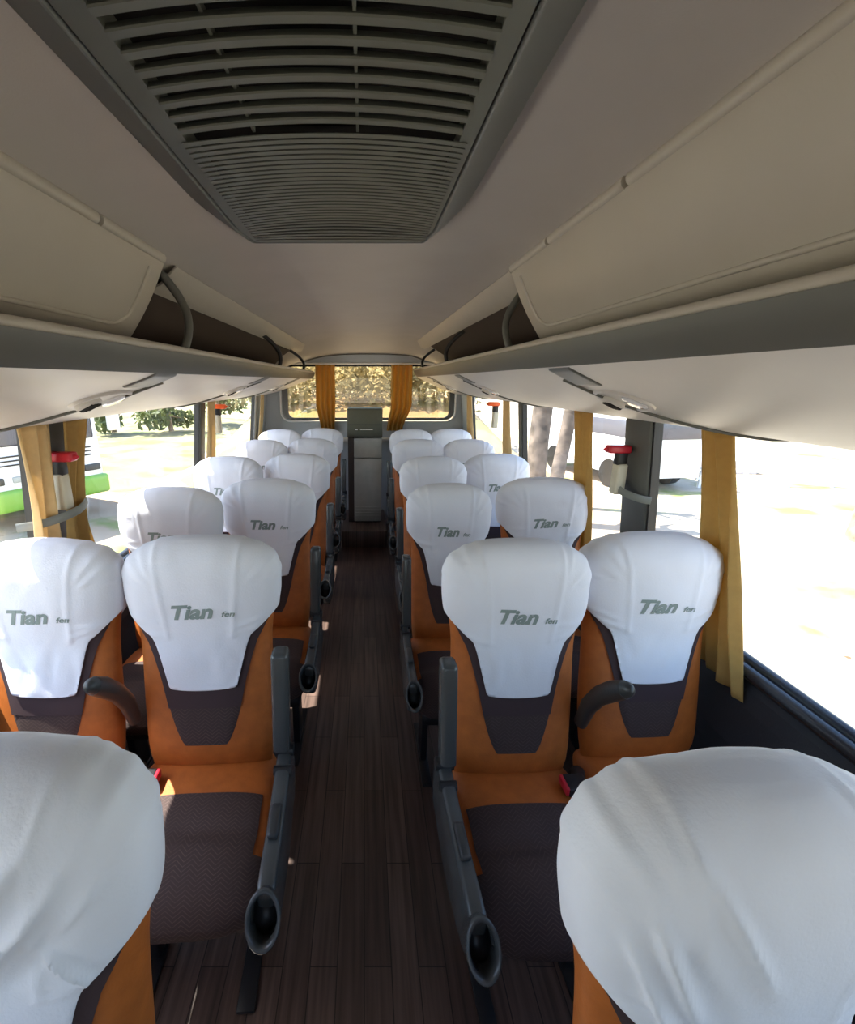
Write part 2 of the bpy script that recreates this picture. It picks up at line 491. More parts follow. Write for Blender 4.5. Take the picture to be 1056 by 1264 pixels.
def make_seat(name, m, aisle, seed, folds=(), lettering=True):
    """m = -1: the aisle lies towards -x; m = +1: towards +x"""
    root = empty(name, (0, 0, 0))
    make_backrest(root); make_back_panel(root); make_cover(root, seed, folds, lettering); make_cushion(root)
    MB().box((0, -.29, .318), (.34, .36, .05), .012).build('seat_base', M['black'], root, auto=40)
    for s in (-1, 1):
        b = MB(); b.box((s * .13, -.30, .155), (.03, .10, .30), .006)
        b.box((s * .13, -.30, .006), (.045, .34, .012), .004)
        b.build('leg', M['black'], root, auto=40)
    if aisle:
        xo = m * .222
        # side rail: from the pivot forward, with a ring-shaped front end
        prof = [(-.16, .40), (-.15, .545), (-.20, .572), (-.30, .555), (-.42, .545), (-.50, .548), (-.536, .545), (-.548, .53),
                (-.545, .46), (-.54, .42), (-.51, .40), (-.47, .385), (-.35, .36)]
        b = MB(); b.prism(prof, 'x', xo - .019, xo + .019)
        sp = b.build('side_panel', M['grey'], root)
        bev(sp, .010)
        # round front end, hollow, facing forward and up
        ax = Vector((0, -.78, .62)).normalized(); e1 = Vector((1, 0, 0)); e2 = ax.cross(e1).normalized()
        ctr = Vector((xo, -.575, .515)); N = 28; vs = []; fs = []
        rings = [(-.05, .036), (0, .041), (.010, .042), (.014, .039), (.012, .034), (-.004, .031), (-.045, .028)]
        for (h, r) in rings:
            for k in range(N):
                a = 2 * PI * k / N; vs.append(ctr + ax * h + e1 * math.cos(a) * r * .82 + e2 * math.sin(a) * r * 1.25)
        for i in range(len(rings) - 1):
            for k in range(N):
                fs.append([i*N+k, i*N+(k+1) % N, (i+1)*N+(k+1) % N, (i+1)*N+k])
        fs.append(list(range(N))); 
        rg = mesh('end_ring', vs, fs, M['grey'], sp)
        vs = []
        for k in range(N):
            a = 2 * PI * k / N; vs.append(ctr - ax * .030 + e1 * math.cos(a) * .0285 * .82 + e2 * math.sin(a) * .0285 * 1.25)
        vs2 = [v - ax * .006 for v in vs]
        fs = [list(range(N)), list(range(N, 2*N))] + [[k, (k+1) % N, N+(k+1) % N, N+k] for k in range(N)]
        mesh('recess', vs + vs2, fs, M['black'], sp)
        b = MB(); b.box((xo, -.40, .556), (.026, .085, .018), .008, 3); b.build('recline_lever', M['dgrey'], root, auto=50)
        MB().tube([(xo - .024, -.20, .568), (xo + .024, -.20, .568)], .017, 16).build('pivot', M['black'], root, auto=40)
        MB().tube([(xo - .022, -.255, .552), (xo + .022, -.255, .552)], .013, 16).build('pivot', M['black'], root, auto=40)
        # aisle armrest, folded upright beside the backrest
        b = MB(); b.box((xo, -.207, .725), (.044, .052, .29), .012, 3)
        a = b.build('armrest', M['grey'], root, auto=45)
        for v in a.data.vertices:
            k = (v.co.z - .58) / .29; v.co.y += .030 * k; v.co.x += -m * .006 * (1 - k); v.co.y *= 1
        # armrest between the two seats, raised half-way
        xi = -m * .206
        pts = [(xi, -.10, .60), (xi, -.125, .68), (xi, -.165, .745), (xi, -.215, .80), (xi, -.255, .835)]
        b = MB(); b.tube(pts, [.020, .024, .025, .026, .022], 14, sx=.85)
        b.tube([(xi, -.25, .831), (xi, -.268, .846), (xi, -.276, .853)], [.0225, .017, .006], 14, sx=.85)
        b.build('inner_armrest', M['dgrey'], root, auto=60)
        # seat belt buckle lying on the cushion's inner rear corner
        b = MB(); b.box((-m * .155, -.205, .487), (.062, .055, .03), .007, 3)
        bk = b.build('seat_belt_buckle', M['black'], root, auto=50)
        MB().box((-m * .122, -.205, .489), (.010, .050, .026), .004).build('release_button', M['red'], bk, auto=50)
        b = MB(); b.box((-m * .160, -.226, .5035), (.016, .006, .0016)); b.build('metal_tongue', M['steel'], bk)
        b = MB(); b.tube([(-m * .175, -.18, .485), (-m * .19, -.15, .48), (-m * .205, -.12, .44), (-m * .205, -.12, .36)], .012, 8, sx=1.6)
        b.build('belt_strap', M['black'], bk, auto=60)
    return root

def bev(o, w, seg=3, ang=40):
    bm = bmesh.new(); bm.from_mesh(o.data)
    es = [e for e in bm.edges if len(e.link_faces) == 2 and e.calc_face_angle(0) > math.radians(ang)]
    bmesh.ops.bevel(bm, geom=es, offset=w, segments=seg, profile=.5, affect='EDGES', clamp_overlap=True)
    bm.to_mesh(o.data); bm.free(); sharp(o, 40)

FOLD_L = [(.05, 1.08, -.10, .96, .006, .010), (.10, 1.07, -.03, .93, .007, .009), (.13, 1.03, .0, .88, .006, .008),
          (.15, .99, .06, .89, -.005, .010), (.10, .95, .15, .87, .005, .007), (.17, 1.02, .10, .93, .004, .008)]
FOLD_R = [(-.10, 1.09, .0, .92, .004, .008), (-.15, 1.04, -.09, .90, .006, .008), (-.17, 1.0, -.11, .88, .005, .008),
          (-.12, 1.0, -.05, .88, -.004, .009), (-.14, .93, -.08, .85, .005, .008)]

XR, XRW, XL, XLW = .41, .818, -.44, -.858
ROWS = {  # headrest positions along the bus
    'R': [.43, 1.16, 1.86, 2.57, 3.36, 4.10], 'RW': [None, 1.243, 1.98, 2.67, 3.36, 4.12],
    'L': [.464, 1.22, 1.955, 2.67, 3.40, 4.17], 'LW': [None, 1.17, 1.79, 2.57, 3.33, 4.06]}
ordinal = ['nearest', 'second', 'third', 'fourth', 'fifth', 'rearmost']
def seat_label(side, win, i):
    s = 'left' if side == 'L' else 'right'
    if not win:
        if i == 0:
            return ('large white-covered seat cut off at the bottom-left corner of the photo' if side == 'L'
                    else 'large white-covered seat filling the bottom-right corner of the photo')
        if i == 5: return f'white-covered orange aisle seat in the last row, {s} of the rear cabinet'
        return f'white-covered orange seat on the {s} edge of the aisle, {ordinal[i]} row from the camera'
    if i == 5: return f'white-covered window seat in the last row on the {s} side of the bus'
    if i == 1:
        return ('white-covered orange window seat cut by the left photo edge beside the tied curtains' if side == 'L'
                else 'white-covered orange window seat beside the long gold curtain on the right')
    return f'white-covered orange seat against the {s} windows, {ordinal[i]} row from the camera'

def place(root, side, win, i):
    x, y, rz, sx = SEATS[side + ('W' if win else '')][i]
    root.location = (x, y, 0); root.rotation_euler.z = rz; root.scale.x = sx
    g = {'R': 'coach seats right of the aisle', 'L': 'coach seats left of the aisle'}[side]
    tag(root, seat_label(side, win, i), 'seat', g)

SEATS = {   # x, y of the headrest, turn, width factor
    'R': [(.427, .402, .08, .93), (.423, 1.16, .03, .97), (.362, 1.86, 0, .86), (.40, 2.57, .01, .92), (.404, 3.36, -.01, .92), (.425, 4.10, 0, .92)],
    'L': [(-.457, .430, 0, .95), (-.462, 1.19, .05, 1.04), (-.432, 1.955, .01, 1.0), (-.405, 2.67, -.01, .94), (-.397, 3.40, 0, .92), (-.390, 4.17, .01, .92)],
    'RW': [None, (.832, 1.22, .05, 1.0), (.818, 1.98, 0, 1.0), (.798, 2.67, .01, .94), (.785, 3.36, 0, .92), (.79, 4.12, 0, .92)],
    'LW': [None, (-.888, 1.16, .0, 1.0), (-.805, 1.79, .02, 1.0), (-.795, 2.57, 0, .94), (-.765, 3.33, .01, .92), (-.762, 4.06, 0, .92)]}
for side, m in (('R', -1), ('L', 1)):
    near = make_seat('coach_seat', m, True, 11 if side == 'R' else 23, [(*f[:4], f[4] * 2.7, f[5]) for f in (FOLD_R if side == 'R' else FOLD_L)], False)
    place(near, side, False, 0)
    protos = [make_seat('coach_seat', m, True, 31 + (side == 'L') * 7 + q) for q in range(2)]
    wp = [make_seat('coach_seat', m, False, 51 + (side == 'L') * 7 + q) for q in range(2)]
    for i in range(1, 6):
        place(protos[i - 1] if i <= 2 else copy_tree(protos[i % 2]), side, False, i)
        place(wp[i - 1] if i <= 2 else copy_tree(wp[i % 2]), side, True, i)

# ================================================================== SHELL
Y0, Y1 = -2.4, 4.8
XWL, XWR = -1.10, 1.09
fl = MB().box((0, (Y0 + Y1) / 2, -.02), (2.24, Y1 - Y0, .04)).build('floor', M['floor']); tag(fl, 'dark brown wood-plank vinyl bus floor', kind='structure')
b = MB().box((0.0, 4.42, .085), (.44, .76, .17), .012); st = b.build('trim_1', M['floor'], auto=40); tag(st, 'raised floor step under the rear cabinet', kind='structure')

CE = [(-1.075, 1.43), (-1.03, 1.56), (-.90, 1.69), (-.75, 1.785), (-.62, 1.84), (-.54, 1.872), (-.42, 1.905), (-.25, 1.925), (-.05, 1.932), (.15, 1.932),
      (.33, 1.925), (.48, 1.907), (.60, 1.858), (.75, 1.79), (.90, 1.69), (1.02, 1.56), (1.065, 1.43)]
vs = []; fs = []; ny = 40
ylist = [Y0 + (4.0 - Y0) * i / 12 for i in range(12)] + [4.0 + .8 * i / 10 for i in range(11)]
xs = [p[0] for p in CE]; zs_ = [p[1] for p in CE]
NX = 70
for y in ylist:
    dr = .115 * smooth01((y - 4.15) / .65) if y > 4.15 else 0
    for j in range(NX + 1):
        x = xs[0] + (xs[-1] - xs[0]) * j / NX; z = interp(x, xs, zs_)
        vs.append((x, y, z - dr * max(0, 1 - (x / 1.0) ** 4)))
n0 = len(vs)
vs += [(x, y, z + .02) for (x, y, z) in vs]
for i in range(len(ylist) - 1):
    for j in range(NX):
        a = i * (NX + 1) + j
        fs.append([a, a + 1, a + NX + 2, a + NX + 1]); fs.append([n0 + a, n0 + a + 1, n0 + a + NX + 2, n0 + a + NX + 1])
cl = mesh('ceiling', vs, fs, M['ceil']); tag(cl, 'curved beige bus ceiling', kind='structure')
b = MB(); b.tube([(x, 4.735, interp(x, xs, zs_) - .125 * max(0, 1 - x ** 4)) for x in [-.6 + 1.2 * k / 20 for k in range(21)]], .006, 8)
tag(b.build('trim_2', M['fascia'], auto=60), 'thin seam at the rear end of the ceiling', kind='structure')

def side_x(s, z):
    """inner face of the window plane at height z"""
    top, bot = (1.015, 1.088) if s > 0 else (1.025, 1.098)
    return s * (bot + (top - bot) * (z - .76) / (1.43 - .76))

WINS = {1: [(-.70, 1.585), (1.745, 2.94), (3.0, 4.36)], -1: [(-.70, 1.37), (1.56, 2.84), (2.93, 4.30)]}
PIL = {1: [(Y0, -.70), (1.585, 1.745), (2.94, 3.0), (4.36, 4.8)], -1: [(Y0, -.70), (1.37, 1.56), (2.84, 2.93), (4.30, 4.8)]}  # first spans are unseen solid walls added to darken the near seats
wn = 1
for s, nm in ((1, 'right'), (-1, 'left')):
    xb = XWR if s > 0 else -XWL
    prof = [(s*(xb+.005), 0), (s*(xb+.005), .45), (s*(xb-.012), .52), (s*(xb-.012), .66), (s*(xb-.004), .71), (s*(xb+.012), .735), (s*(xb+.05), .74), (s*(xb+.05), 0)]
    w = MB().prism(prof, 'y', Y0, Y1).build('wall_' + nm, M['navy']); tag(w, f'dark lower wall panel under the {nm} windows', kind='structure')
    b = MB(); b.tube([(s*(xb+.004), Y0, .752), (s*(xb+.004), Y1 - .45, .752)], .020, 12)
    b.tube([(s*(xb+.034), Y0, .762), (s*(xb+.034), Y1 - .45, .762)], .020, 12)
    b.build('sill', M['gasket'], w, auto=60)
    for k, (a, c) in enumerate(PIL[s]):
        b = MB(); wide = c - a
        p = [(side_x(s, .74) - s*.012, .74), (side_x(s, 1.44) - s*.012, 1.44), (side_x(s, 1.44) + s*.03, 1.44), (side_x(s, .74) + s*.03, .74)]
        b.prism(p, 'y', a, c)
        o = b.build('pillar', M['bluegrey'] if c == 4.8 else M['pillar'], w); bev(o, .008)
    for (a, c) in WINS[s]:
        p = [(side_x(s, .75) + s*.016, .75), (side_x(s, 1.44) + s*.016, 1.44), (side_x(s, 1.44) + s*.020, 1.44), (side_x(s, .75) + s*.020, .75)]
        g = MB().prism(p, 'y', a - .0, c).build(f'window_{wn}', M['glass']); tag(g, 'clear bus side window', kind='structure'); wn += 1
        # black rubber edge of the glass beside each pillar
        b = MB()
        for yy in (a, c):
            if yy > Y0: b.prism([(side_x(s, .76) - s*.004, .76), (side_x(s, 1.43) - s*.004, 1.43), (side_x(s, 1.43) + s*.026, 1.43), (side_x(s, .76) + s*.026, .76)], 'y', yy - .010 if yy == c else yy, yy if yy == c else yy + .010)
        b.build('window_frame', M['black'], g)

# rear wall with the rounded window
def rrect(x0, x1, z0, z1, r, n=8, sag=0.0):
    out = []
    for (cx, cz, a0) in ((x1 - r, z1 - r, 0), (x0 + r, z1 - r, 90), (x0 + r, z0 + r, 180), (x1 - r, z0 + r, 270)):
        for k in range(n + 1):
            a = math.radians(a0 + 90 * k / n); out.append((cx + r * math.cos(a), cz + r * math.sin(a)))
    return out
def ring_faces(n, i0, i1):
    return [[i0 + k, i0 + (k + 1) % n, i1 + (k + 1) % n, i1 + k] for k in range(n)]
def ring_solid(outer, inner, ya, yb, name, material, parent=None, smooth=False):
    n = len(outer); v = []
    for lp, y in ((outer, ya), (inner, ya), (inner, yb), (outer, yb)): v += [(p[0], y, p[1]) for p in lp]
    f = ring_faces(n, 0, n) + ring_faces(n, n, 2*n) + ring_faces(n, 2*n, 3*n) + ring_faces(n, 3*n, 0)
    return mesh(name, v, f, material, parent, smooth=smooth)
RX0, RX1, RZ0, RZ1 = -.80, .89, 1.175, 1.69
hole = rrect(RX0 - .06, RX1 + .05, RZ0 - .02, RZ1 + .02, .09)
outer = rrect(-1.16, 1.16, 0.0, 2.0, .0005)
wb = ring_solid(outer, hole, Y1, Y1 + .05, 'wall_back', M['bluegrey']); tag(wb, 'blue-grey rear wall panel of the bus', kind='structure')
glass_loop = rrect(RX0, RX1, RZ0, RZ1, .06)
g = mesh(f'window_{wn}', [(p[0], Y1 + .03, p[1]) for p in hole] + [(p[0], Y1 + .034, p[1]) for p in hole],
         [list(range(len(hole))), [len(hole) + k for k in range(len(hole))]] + ring_faces(len(hole), 0, len(hole)), M['tglass'], smooth=False)
tag(g, 'amber tinted rear window of the bus', kind='structure')
ring_solid(hole, glass_loop, Y1 - .004, Y1 + .028, 'window_frame', M['gasket'], g)
tr = rrect(RX0 - .075, RX1 + .065, RZ0 - .035, RZ1 + .03, .10)
b = MB(); b.tube([(p[0], Y1 - .012, p[1]) for p in tr] + [(tr[0][0], Y1 - .012, tr[0][1])], .010, 8, cap=False)
tag(b.build('trim_3', M['bead'], auto=60), 'pale bead around the rear window', kind='structure')
wf = ring_solid(rrect(-1.16, 1.16, 0.0, 2.0, .0005), rrect(-.95, .95, .95, 1.62, .08), Y0 - .05, Y0, 'wall_front', M['bluegrey']); tag(wf, 'unseen front bulkhead added to dim the light from the windscreen opening', kind='structure')  # unseen, added behind the camera to block part of the front light
b = MB().box((0, 4.74, .955), (2.0, .12, .03), .010); tag(b.build('trim_4', M['rackwhite'], auto=40), 'narrow pale ledge below the rear window', kind='structure')

# ================================================================== AIR-CONDITIONING UNIT IN THE CEILING
ac = empty('air_conditioner_grille', (-.07, .6, 1.90))
tag(ac, 'grey slatted air-conditioning grille in the middle of the ceiling', 'air conditioner')
def acm(mb, name, material, auto=None, smooth=False, par=None):
    o = mb.build(name, material, par or ac, smooth=smooth, auto=auto)
    if par is None or par is ac:
        for v in o.data.vertices: v.co -= Vector(ac.location)
    return o
def xz(loopo, loopi, za, zb):
    n = len(loopo); v = []
    for lp, z in ((loopo, za), (loopi, zb), (loopi, zb + .03), (loopo, za + .03)): v += [(p[0], p[1], z) for p in lp]
    return v, ring_faces(n, 0, n) + ring_faces(n, n, 2*n) + ring_faces(n, 2*n, 3*n) + ring_faces(n, 3*n, 0)
def chamf(x0, x1, y0, y1, cx, cy, r=.02):
    """outline with the two rear corners cut and softened"""
    pts = [(x0, y0), (x0, y1 - cy), (x0 + cx * .12, y1 - cy * .75), (x0 + cx * .55, y1 - cy * .25), (x0 + cx * .82, y1 - cy * .05), (x0 + cx, y1),
           (x1 - cx, y1), (x1 - cx * .82, y1 - cy * .05), (x1 - cx * .55, y1 - cy * .25), (x1 - cx * .12, y1 - cy * .75), (x1, y1 - cy), (x1, y0)]
    return pts
OUT = chamf(-.362, .225, -.75, 1.325, .052, .26)
INN = chamf(-.302, .168, -.72, 1.300, .020, .11)
v, f = xz(OUT, INN, 1.915, 1.888); mb = MB(); mb.add(v, f); o = acm(mb, 'frame', M['acframe']); bev(o, .006)
FX0, FX1 = -.264, .140
INN2 = [(p[0] + (.004 if p[0] < -.07 else -.004), p[1] - .004) for p in INN]
SL = [(FX0, -.70), (FX0, .5), (FX0, .6), (FX0, .7), (FX0 - .010, 1.20), (FX0 - .010, 1.288), (FX1 + .012, 1.288), (FX1 + .012, 1.20), (FX1, .7), (FX1, .6), (FX1, .5), (FX1, -.70)]
v, f = xz(INN2, SL, 1.893, 1.893); mb = MB(); mb.add(v, f); acm(mb, 'grille_panel', M['acgrey'])
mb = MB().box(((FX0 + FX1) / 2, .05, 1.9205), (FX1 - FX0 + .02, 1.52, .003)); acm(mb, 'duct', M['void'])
yy = .79 - .031
for k in range(24):
    mb = MB(); N = 16; vs = []; fs = []
    y = yy - .031 * k
    for i in range(N + 1):
        u = i / N; x = FX0 + (FX1 - FX0) * u; bow = .014 * (1 - (2*u - 1) ** 2)
        for (dy, dz) in ((0.000, 0), (.0155, 0), (.0175, .003), (.0195, .018), (.017, .020), (.004, .016), (-.002, .003)):
            vs.append((x, y + dy * .72, 1.890 + bow + dz * .6))
    for i in range(N):
        for j in range(7): fs.append([i*7+j, i*7+(j+1) % 7, (i+1)*7+(j+1) % 7, (i+1)*7+j])
    fs += [list(range(7)), [N*7 + j for j in range(7)]]
    mb.add(vs, fs); acm(mb, 'louvre', M['acgrey'], auto=40)
for xx in (-.165, -.01):
    mb = MB().box((xx, .05, 1.912), (.004, 1.5, .010)); acm(mb, 'divider', M['acgrey'])
# fine-ribbed rear field: thin slats over the unlit duct
mb = MB(); ribs = 30; N = 20
for k in range(ribs):
    p_ = (1.288 - .795) / ribs; ya_ = .795 + p_ * k; yb_ = ya_ + p_ * .66
    vs = []; fs = []
    for i in range(N + 1):
        u = i / N; x = -.274 + .428 * u; bow = .013 * (1 - (2*u - 1) ** 2) * smooth01((1.30 - ya_) / .15)
        vs += [(x, ya_, 1.890 + bow), (x, yb_, 1.890 + bow), (x, yb_, 1.8912 + bow), (x, ya_, 1.8912 + bow)]
    for i in range(N):
        for j in range(4): fs.append([i*4+j, i*4+(j+1) % 4, (i+1)*4+(j+1) % 4, (i+1)*4+j])
    fs += [[0, 1, 2, 3], [N*4, N*4+1, N*4+2, N*4+3]]
    mb.add(vs, fs)
acm(mb, 'ribbed_panel', M['acgrey'])
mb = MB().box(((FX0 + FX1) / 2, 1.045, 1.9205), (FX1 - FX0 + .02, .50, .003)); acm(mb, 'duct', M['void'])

# ================================================================== LUGGAGE RACKS
def rack(s, side):
    R = s > 0
    lipx, lipz = (.500, 1.652) if R else (.505, 1.628)
    fas = [(lipx + .006, lipz - .012), (lipx + .016, lipz - .040), (lipx + .030, 1.590 if R else 1.572)]
    und = [(lipx + .030, 1.590 if R else 1.570), (.575, 1.568 if R else 1.553), (.64, 1.538 if R else 1.53), (.72, 1.500 if R else 1.497), (.80, 1.466 if R else 1.466), (.88, 1.438), (.95, 1.421), (1.0, 1.417), (1.03, 1.43)]
    if not R: und = [(p[0] + .01 * (i > 3), p[1] + .004) for i, p in enumerate(und)]
    root = empty('luggage_rack', (s * .75, 1.7, 1.5))
    tag(root, f'long grey and cream overhead luggage rack along the {side} side', 'luggage rack', 'overhead luggage racks')
    def put(o):
        for v in o.data.vertices: v.co -= Vector(root.location)
        return o
    ya, yb = -2.35, 4.72
    sm = lambda prof: [(s * p[0], p[1]) for p in prof]
    # smooth underside curve
    uu = []
    for i in range(33):
        x = und[0][0] + (und[-1][0] - und[0][0]) * i / 32; uu.append((x, interp(x, [p[0] for p in und], [p[1] for p in und])))
    top = [(1.03, 1.50), (.90, 1.50), (.75, 1.54), (.60, 1.595), (lipx + .02, lipz - .006)]
    mb = MB(); mb.prism(sm(uu + top), 'y', ya, yb); put(mb.build('shelf', M['rackwhite'], root, auto=40))
    f2 = fas + [(p[0] + .012, p[1]) for p in fas[::-1]]
    mb = MB(); mb.prism(sm([(lipx - .002, lipz - .004), (lipx + .006, lipz - .034), (lipx + .028, fas[-1][1] - .003), (lipx + .040, fas[-1][1]), (lipx + .02, lipz - .004)]), 'y', ya, yb); put(mb.build('fascia', M['fascia'], root, auto=50))
    mb = MB(); mb.tube([(s * (lipx + .008), ya, lipz + .004), (s * (lipx + .008), yb, lipz + .004)], .010, 14); put(mb.build('lip', M['cream'], root, auto=60))
    mb = MB(); mb.strip(sm([(.60, 1.855), (.76, 1.772), (.90, 1.672), (1.005, 1.555), (1.03, 1.49)])[::1], -.006 * s, 1.35, 4.72); put(mb.build('liner', M['liner'], root, auto=50))
    hx, hz = (.485, 1.900) if R else (.545, 1.866)
    mb = MB(); mb.strip(sm([(hx - .004, hz), (hx + .045, hz - .045), (hx + .085, hz - .060)]), -.006 * s, 1.42 if not R else 1.63, 4.5); put(mb.build('valance', M['cream'], root, auto=50))
    uy = lambda x: interp(x, [p[0] for p in und], [p[1] for p in und])
    ys = [1.28, 2.60, 3.85] if not R else [1.30, 2.72, 3.95]
    for yc in ys:
        # grey patch on the edge, oval recess with air nozzle and reading lamp, swept groove
        vs = []; fs = []; NU, NVv = 10, 14
        def patch(x0, x1, ya_, yb_, d):
            vs = []; fs = []
            for i in range(NU + 1):
                x = x0 + (x1 - x0) * i / NU
                for j in range(NVv + 1):
                    y = ya_ + (yb_ - ya_) * j / NVv; e = min(1, min(i, NU - i) / 1.0, min(j, NVv - j) / 1.0)
                    vs.append((s * x, y, uy(x) + .004 - (d + .004) * e))
            for i in range(NU):
                for j in range(NVv): q = i * (NVv + 1) + j; fs.append([q, q + 1, q + NVv + 2, q + NVv + 1])
            return vs, fs
        v, f = patch(lipx + .035, .645, yc - .07, yc + .09, .004)
        mb = MB(); mb.add(v, f); sp = put(mb.build('service_panel', M['fascia'], root, auto=40))
        vs = []; fs = []; NA = 36
        for (k, d) in ((1.0, -.001), (.96, .006), (.86, .006), (.80, .001)):
            for a in range(NA):
                q = 2 * PI * a / NA; x = .725 + .062 * k * math.cos(q); y = yc - .01 + .125 * k * math.sin(q); vs.append((s * x, y, uy(x) - d))
        for r in range(3):
            for a in range(NA): fs.append([r*NA+a, r*NA+(a+1) % NA, (r+1)*NA+(a+1) % NA, (r+1)*NA+a])
        fs.append([3*NA + a for a in range(NA)])
        mb = MB(); mb.add(vs, fs); lp = mb.build('lamp_housing', M['rackwhite'], sp, auto=50); 
        for vv in lp.data.vertices: vv.co -= Vector(root.location)
        def disc(xc, y_, r, h, name, material, slots=False):
            n = 24; vs = []; nn = Vector((-s * .42, 0, -.9)).normalized()
            c = Vector((s * xc, y_, uy(xc))); e1 = Vector((0, 1, 0)); e2 = nn.cross(e1).normalized()
            for (rr, hh) in ((r, 0), (r, h), (r * .8, h * 1.5)):
                for a in range(n): q = 2*PI*a/n; vs.append(c + nn * hh + e1 * math.cos(q) * rr + e2 * math.sin(q) * rr)
            fs = [[i*n+a, i*n+(a+1) % n, (i+1)*n+(a+1) % n, (i+1)*n+a] for i in range(2) for a in range(n)] + [[2*n + a for a in range(n)]]
            mb = MB(); mb.add(vs, fs)
            o = mb.build(name, material, sp, auto=50)
            for vv in o.data.vertices: vv.co -= Vector(root.location)
            if slots:
                mb = MB()
                for t in (-2, -1, 0, 1, 2):
                    L = math.sqrt(max(0, 1 - (t * .3) ** 2)) * r * .72
                    p = c + nn * (h * 1.55) + e1 * (t * r * .28)
                    mb.tube([p - e2 * L, p + e2 * L], r * .085, 6)
                o2 = mb.build('vent_slots', M['void'], sp, auto=60)
                for vv in o2.data.vertices: vv.co -= Vector(root.location)
        disc(.735, yc - .010 + .055 * s, .034, .010, 'air_vent', M['rackwhite'], True)
        disc(.728, yc - .010 - .060 * s, .036, .006, 'lamp_lens', M['lens'])
        pts = []
        for i in range(25):
            t = i / 24; x = .60 + .425 * t; y = yc + .10 - .36 * t ** 1.8 - .02 * math.sin(PI * t); pts.append((s * x, y, uy(min(x, 1.02)) - .002))
        mb = MB(); mb.tube(pts, .0055, 8); g_ = mb.build('groove', M['fascia'], sp, auto=60)
        for vv in g_.data.vertices: vv.co -= Vector(root.location)
    by = [1.37, 2.87, 3.97] if not R else [1.68, 2.92, 4.10]
    for i, y in enumerate(by):
        x1 = (.575 if not R else .56) + .05 * (i > 0)
        z1 = interp(s * x1, xs, zs_) - .012 - (.03 if i == 2 else 0)
        pts = []
        for k in range(13):
            t = k / 12; pts.append((s * (lipx + .014 + (x1 - lipx - .014) * (t ** 1.6) - .025 * math.sin(PI * t)), y + .02 * math.sin(PI * t), lipz + .012 + (z1 - lipz - .012) * t))
        mb = MB(); mb.tube(pts, .010, 10, sx=1.2); put(mb.build('bracket', M['fascia'] if (i == 0) else M['dgrey'], root, auto=60))
    return root
rack(1, 'right'); rack(-1, 'left')

# big flap doors that close the front part of the racks
def locker(s, side):
    R = s > 0
    hx, hz, bx, bz, yend = (.487, 1.893, .612, 1.680, 1.61) if R else (.547, 1.858, .676, 1.658, 1.335)
    root = empty('locker_door', (s * hx, .5, hz))
    tag(root, f'cream moulded flap door closing the front of the {side} luggage rack', 'locker door', 'flap doors on the luggage racks')
    def put(o):
        for v in o.data.vertices: v.co -= Vector(root.location)
        return o
    n = 16
    def P(t):      # t 0 hinge .. 1 lower edge, gently bulging into the aisle
        return (s * (hx + (bx - hx) * t - .007 * math.sin(PI * t)), hz + (bz - hz) * t - .004 * math.sin(PI * t))
    ya = -2.3
    mb = MB(); mb.strip([P(i / n) for i in range(n + 1)], -.012 * s, ya, yend); o = put(mb.build('flap', M['cream'], root)); bev(o, .003, 2, 50)
    # pressed line with round corner
    pts = []; r = .05
    path = [(.10, yend - .07), (.60, yend - .075)]
    for k in range(9):
        a = PI / 2 * k / 8; path.append((.60 + .20 * math.sin(a), yend - .075 - .07 * (1 - math.cos(a))))
    path.append((.80, ya + .1))
    full = []
    for i in range(len(path) - 1):
        for k in range(8 if i in (0, len(path) - 2) else 1):
            t = k / (8 if i in (0, len(path) - 2) else 1); full.append((path[i][0] + (path[i+1][0] - path[i][0]) * t, path[i][1] + (path[i+1][1] - path[i][1]) * t))
    full.append(path[-1])
    for (t, y) in full:
        p = P(t); nl = math.hypot(hz - bz, bx - hx); pts.append((p[0] - s * .0125 * (hz - bz) / nl, y, p[1] - .0125 * (bx - hx) / nl))
    mb = MB(); mb.tube(pts, .0055, 8, sx=1.0); put(mb.build('pressed_line', M['cream'], root, auto=60))
    segs = [(yend - .005, yend - .30), (yend - .315, yend - .66), (yend - .675, ya)]
    for (a, c) in segs:
        mb = MB(); mb.tube([(s * (hx - .006), a, hz + .006), (s * (hx - .006), c, hz + .006)], .013, 10); put(mb.build('hinge_rail', M['cream'], root, auto=60))
locker(1, 'right'); locker(-1, 'left')

